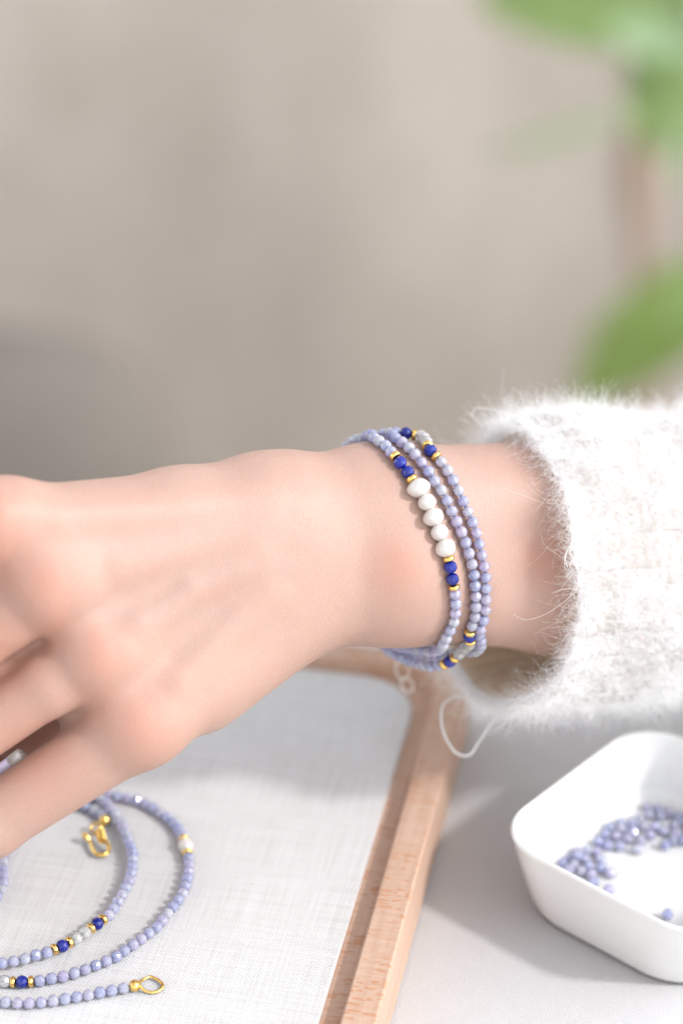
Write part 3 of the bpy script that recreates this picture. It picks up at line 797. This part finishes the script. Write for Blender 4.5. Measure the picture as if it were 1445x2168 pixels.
def U(*l): return [uvw(*p) for p in l]
def Uf(*l):                                         # points that may lie on the skin: depth from the skin where it is met
    return [inv(skin_hit(x, y)) + np.array((0, 0, 1.6)) if skin_hit(x, y) else uvw(x, y, w_) for x, y, w_ in l]
segs = [U((728, 1020, -44), (728, 965, -34), (738, 940, -25), (756, 931, -19)) + Uf((776, 930, -15), (796, 938, -13), (818, 951, -11)), fa,
        U((921, 1379, -16), (895, 1377, -22), (862, 1372, -31), (822, 1362, -40), (775, 1320, -49), (738, 1180, -53), (735, 1030, -46), (745, 960, -34), (758, 936, -25), (774, 927, -20)) + Uf((796, 923, -16), (818, 928, -14), (840, 938, -13), (861, 950, -10)), fb,
        U((989, 1352, -15), (982, 1370, -16), (966, 1389, -19), (945, 1404, -22), (917, 1411, -25), (884, 1405, -30), (850, 1393, -36), (822, 1377, -42), (788, 1335, -50), (755, 1180, -55), (752, 1030, -50), (765, 960, -38), (784, 931, -28), (806, 921, -22), (828, 917, -18), (848, 916, -16), (866, 920, -15), (882, 929, -15)) + Uf((897, 941, -14)), fc,
        U((1008, 1350, -20), (994, 1372, -23), (960, 1386, -27), (920, 1390, -33), (880, 1384, -39), (845, 1376, -45), (805, 1350, -51), (775, 1250, -55), (762, 1130, -54), (760, 1060, -50))]
W3 = [p for sg in segs for p in sg]
IA, IB, IC = len(segs[0]), sum(map(len, segs[:4])) - 1, sum(map(len, segs[:5]))
W3 = catmull(W3, 10); W3 = push_out(W3, 1.45)
pth = Path([w2(p) for p in W3])
brac = empty('beaded_bracelet', at(900, 1400, -20))
tag(brac, 'lavender bead bracelet wound three times around the wrist, with pearls, gold and lapis', 'bracelet')
def ctl(i): return pth.L[i * 10]
cl = sum(KIND[c_][2] for c_ in 'BGQQQGB') * .001
string(pth, brac, [(ctl(IA), 'GBBGPPPPPGBBG'), (ctl(IB), 'GBGQQQGBG'), (ctl(IC + 1) - cl - 0.0006 + 0.0015, 'BGQQQGBG')], 0.0015, pth.L[-1] - 0.0015)
tube('thread', [pth.p(t) for t in np.arange(0, pth.L[-1], 0.0012)], 0.00022, M['thread'], brac, 5)
def link_ring(c, rx, ry, rw, rot, mat, parent, name='chain_link', wv=BACK):
    pts = []
    ex = (RIGHT * math.cos(rot) + UP * math.sin(rot)); ey = (UP * math.cos(rot) - RIGHT * math.sin(rot)); ey = (ey * 0.9 + BACK * 0.45).normalized()
    for k in range(24):
        a = 2 * math.pi * k / 24; pts.append(Vector(c) + ex * (rx * .001 * math.cos(a)) + ey * (ry * .001 * math.sin(a)))
    return tube(name, pts, rw * .001, mat, parent, 8, True, Vector(c))
pale = mat_plain('pale_chain', (0.72, 0.66, 0.60), 0.3, Metallic=0.4)
link_ring(at(851, 1418, -58), 1.7, 3.0, 0.26, 0.15, pale, brac); link_ring(at(861, 1450, -58), 1.4, 2.3, 0.25, 0.5, pale, brac)

# --- the second strand, coiled on the canvas
zc = Z_CAN + 0.00145
def G(pts, dz=0.0): return [tuple(ground(x, y, zc + dz)) for x, y in pts]
S_ = [(222, 1737), (215, 1727), (193, 1712), (165, 1702)]
P_ = [(200, 1680), (225, 1681), (249, 1686), (286, 1693), (315, 1704), (338, 1719), (356, 1732), (372, 1747), (384, 1764), (389, 1777), (395, 1799), (400, 1820), (400, 1842), (397, 1862), (391, 1880), (379, 1904), (363, 1924), (346, 1946), (327, 1968), (307, 1981), (291, 1995), (271, 2007), (255, 2020), (235, 2031), (212, 2040), (188, 2050), (162, 2059), (137, 2067), (112, 2071), (86, 2076), (66, 2078), (45, 2079), (24, 2079), (6, 2077)]
Q_ = [(190, 1684), (210, 1690), (225, 1700), (239, 1717), (254, 1738), (265, 1761), (274, 1784), (281, 1806), (281, 1827), (279, 1846), (274, 1864), (264, 1884), (250, 1909), (240, 1926), (228, 1940), (215, 1949), (201, 1960), (187, 1970), (171, 1981), (153, 1992), (137, 2001), (118, 2009), (98, 2017), (80, 2021), (56, 2029), (30, 2035), (5, 2039)]
R_ = [(-20, 2118), (0, 2120), (25, 2123), (51, 2124), (78, 2123), (104, 2120), (132, 2116), (159, 2111), (185, 2107), (212, 2101), (237, 2097), (263, 2092), (285, 2087)]
loopQ = [(-60, 2040), (-150, 2010), (-205, 1930), (-190, 1830), (-100, 1740), (20, 1690), (120, 1677)]      # Q left -> round -> P top
loopP = [(-60, 2062), (-180, 2040), (-245, 1980)]
allp = [tuple(p) for p in (G(S_) + G([(120, 1695), (60, 1702), (-20, 1740), (-110, 1830), (-110, 1900), (-40, 1930), (0, 1890), (10, 1810), (70, 1720), (140, 1686)], 0.0003) + G(Q_, 0.0008) + G(loopQ, 0.0002) + G(P_) + G(loopP) + G([(-235, 2070), (-120, 2110)]) + G(R_))]
cp = catmull(allp, 8)
nk = Path(cp)
neck = empty('beaded_necklace', ground(250, 1900, Z_CAN)); tag(neck, 'coiled lavender bead strand with gold clasp lying on the canvas of the tray', 'necklace')
string(nk, neck, [(nk.near(ground(224, 1741, zc)), 'E'), (nk.near(ground(215, 1949, zc)), 'GBGQQGBG'), (nk.near(ground(389, 1777, zc)), 'GRG'),
                  (nk.near(ground(66, 2078, zc)), 'GBGQQ'), (nk.near(ground(285, 2087, zc)), 'E')], 0.0013, nk.L[-1] - 0.001)
tube('thread', [nk.p(t) for t in np.arange(0.001, nk.L[-1], 0.0015)], 0.00022, M['thread'], neck, 5)
# hook clasp
zh = Z_CAN + 0.0012
hk = catmull([tuple(ground(x, y, zh + d)) for x, y, d in ((181, 1769, .0012), (190, 1780, .0004), (196, 1796, 0), (207, 1809, 0), (222, 1809, 0), (231, 1799, .0002), (229, 1787, .0008), (218, 1776, .0014), (211, 1764, .0018))], 8)
tube('clasp_hook', hk, np.interp(np.linspace(0, 1, len(hk)), [0, 0.05, 0.12, 0.5, 1], [.0008, .0008, .00045, .0006, .0005]), M['gold'], neck, 10)
o = inst('clasp_ball', lathe_mesh('clasp_ball', ball(0.75, 1.5, 10), 14, M['gold']), neck, Matrix.Translation(ground(180, 1768, zh + .0012)))
for k in range(4):
    c = ground(213 + k * 1.2, 1763 + k * 5, zh + .0018 - k * .0002)
    pts = [c + (xdir * math.cos(a) + Vector((0, 0, 1)) * math.sin(a)) * 0.0010 for a in np.linspace(0, 2 * math.pi, 16, endpoint=False)]
    tube('clasp_coil', pts, 0.00034, M['gold'], neck, 7, True, c)
c0 = ground(205, 1754, zh + .0006)
pts = [c0 + (RIGHT * math.cos(a) + Vector((0, .8, .6)) * math.sin(a)) * 0.0014 for a in np.linspace(0, 2 * math.pi, 18, endpoint=False)]
tube('clasp_ring', pts, 0.00036, M['gold'], neck, 7, True, c0)
tube('clasp_bar', [ground(207, 1757, zh + .0014), ground(222, 1746, zh + .0012)], 0.0005, M['gold'], neck, 8)
# end ring, an eye of flat wire
ey = catmull([tuple(ground(x, y, Z_CAN + d)) for x, y, d in ((295, 2085, .0016), (303, 2074, .0010), (318, 2068, .0008), (333, 2074, .0007), (345, 2086, .0006), (338, 2097, .0005), (320, 2101, .0005), (305, 2096, .0008))], 5, True)
tube('clasp_eye', ey, 0.00038, M['gold'], neck, 8, True)

# ------------------------------------------------------------------ the dish and its loose beads
DH = 0.0225
dl, db, dt = ground(1080, 1768, DH), ground(1456, 1948, DH), ground(1390, 1557, DH)
dc = (db + dt) / 2
ang = R(48.5)
dish_c = Vector((dc.x, dc.y - 0.0010, 0))
SIDE = 0.0615
def dring(side, r, z, sag=0.0):
    side *= 1.057; h = side / 2
    return [(x, y, z + sag * ((abs(x) / h) ** 6 * (abs(y) / h) ** 6)) for x, y in rrect(-h, h, -h, h, r, 14)]
dr = [dring(.0505, .0150, .0012), dring(.0517, .0155, .0), dring(.0532, .0160, .0002), dring(.0550, .0160, .0022), dring(.0568, .0156, .0067), dring(.0586, .0150, .0125), dring(.0602, .0145, .0176), dring(.0611, .0140, .0212),
      dring(SIDE, .0138, .0221), dring(SIDE - .0006, .0136, .0226), dring(SIDE - .0014, .0132, .0228), dring(SIDE - .0021, .0128, .0225), dring(SIDE - .0025, .0125, .0218), dring(.0581, .0122, .0198), dring(.0558, .0118, .0135), dring(.0538, .0112, .0084),
      dring(.0520, .0105, .0054), dring(.0490, .0098, .0038), dring(.0420, .0090, .0033), dring(.0150, .005, .0031)]
V, F = loft(dr)
me = bpy.data.meshes.new('ceramic_dish'); me.from_pydata(V, [], F); me.materials.append(M['ceramic'])
me.polygons.foreach_set('use_smooth', [True] * len(me.polygons)); me.update()
dish = link(bpy.data.objects.new('ceramic_dish', me)); dish.location = dish_c; dish.rotation_euler.z = ang
tag(dish, 'small white glazed ceramic square dish with rounded corners holding loose beads', 'dish')
zb = 0.0033 + 0.0013
back_heap = [(1065, 630), (1145, 650), (1220, 670), (1290, 705), (1080, 685), (1160, 700), (1010, 710), (960, 750), (1045, 770), (1120, 770), (1185, 800), (1260, 760), (1310, 740), (1265, 820), (1195, 900), (1250, 870), (1310, 870), (880, 740), (800, 775), (870, 790), (965, 810), (940, 850), (850, 840), (770, 825), (720, 875), (785, 900), (875, 910), (1025, 870), (1000, 930), (1090, 830), (1350, 700), (1380, 760), (1350, 820), (1420, 800), (1390, 860)]
left_heap = [(565, 950), (640, 935), (715, 950), (525, 990), (630, 1000), (740, 1000), (470, 1030), (545, 1035), (600, 1085), (655, 1050), (745, 1060), (675, 1110), (690, 1160), (590, 1020), (540, 1075)]
singles = [((810, 1098), 'lavender bead at the right end of the heap in the left corner of the dish'), ((795, 1215), 'lavender bead peeping over the front rim below the left heap of the dish'),
           ((1212, 1390), 'single lavender bead apart from the others, near the front corner of the dish')]
placed = []
def drop(zx, zy, label, group=None):
    p = ground(1050 + zx / 3.347, 1520 + zy / 3.347, zb)
    for _ in range(30):                              # settle: spread sideways a little, then stack
        mv = Vector((0, 0, 0))
        for q in placed:
            d = p - q
            if d.length < 0.00265: mv += Vector((d.x, d.y, 0)) * 0.25 + Vector((0, 0, 0.00018))
        if mv.length == 0: break
        p = p + mv
    lx = Matrix.Rotation(-ang, 3, 'Z') @ (p - dish_c)
    lim = 0.0265 + max(0, p.z - zb) * 0.4
    lx.x = max(-lim, min(lim, lx.x)); lx.y = max(-lim, min(lim, lx.y))
    e = max(0, (max(abs(lx.x), abs(lx.y)) - 0.0230)) / 0.004
    p = dish_c + Matrix.Rotation(ang, 3, 'Z') @ lx; p.z += 0.0011 * e * e * 0.8
    placed.append(p)
    ax = Vector([random.gauss(0, 1) for _ in range(3)]).normalized()
    o = inst('loose_bead', random.choice(lav_m), None, Matrix.Translation(p) @ frame(ax, random.uniform(0, 6)))
    tag(o, label, 'bead', group)
for x, y in back_heap: drop(x, y, 'small loose lavender bead in the heap along the back wall of the dish', 'loose beads in the heap along the back wall')
for x, y in left_heap: drop(x, y, 'small loose lavender bead in the heap in the left corner of the dish', 'loose beads in the heap in the left corner')
for (x, y), lb in singles: drop(x, y, lb)

# ------------------------------------------------------------------ the lilac stick held between the fingers
a, b = at(48, 1596, 7), at(-130, 1738, -4); d = (b - a)
st = empty('lilac_stick', a); tag(st, 'slender lilac stick with a pale end held between the ring and little fingers', 'stick')
tube('shaft', [a + d * 0.12, a + d], 0.0017, mat_plain('lilac_lacquer', (0.78, 0.70, 0.92), 0.3), st, 12)
tube('end_cap', [a, a + d * 0.02, a + d * 0.119], [0.0014, 0.00172, 0.00172], mat_plain('pale_cap', (0.85, 0.85, 0.82), 0.3), st, 12)
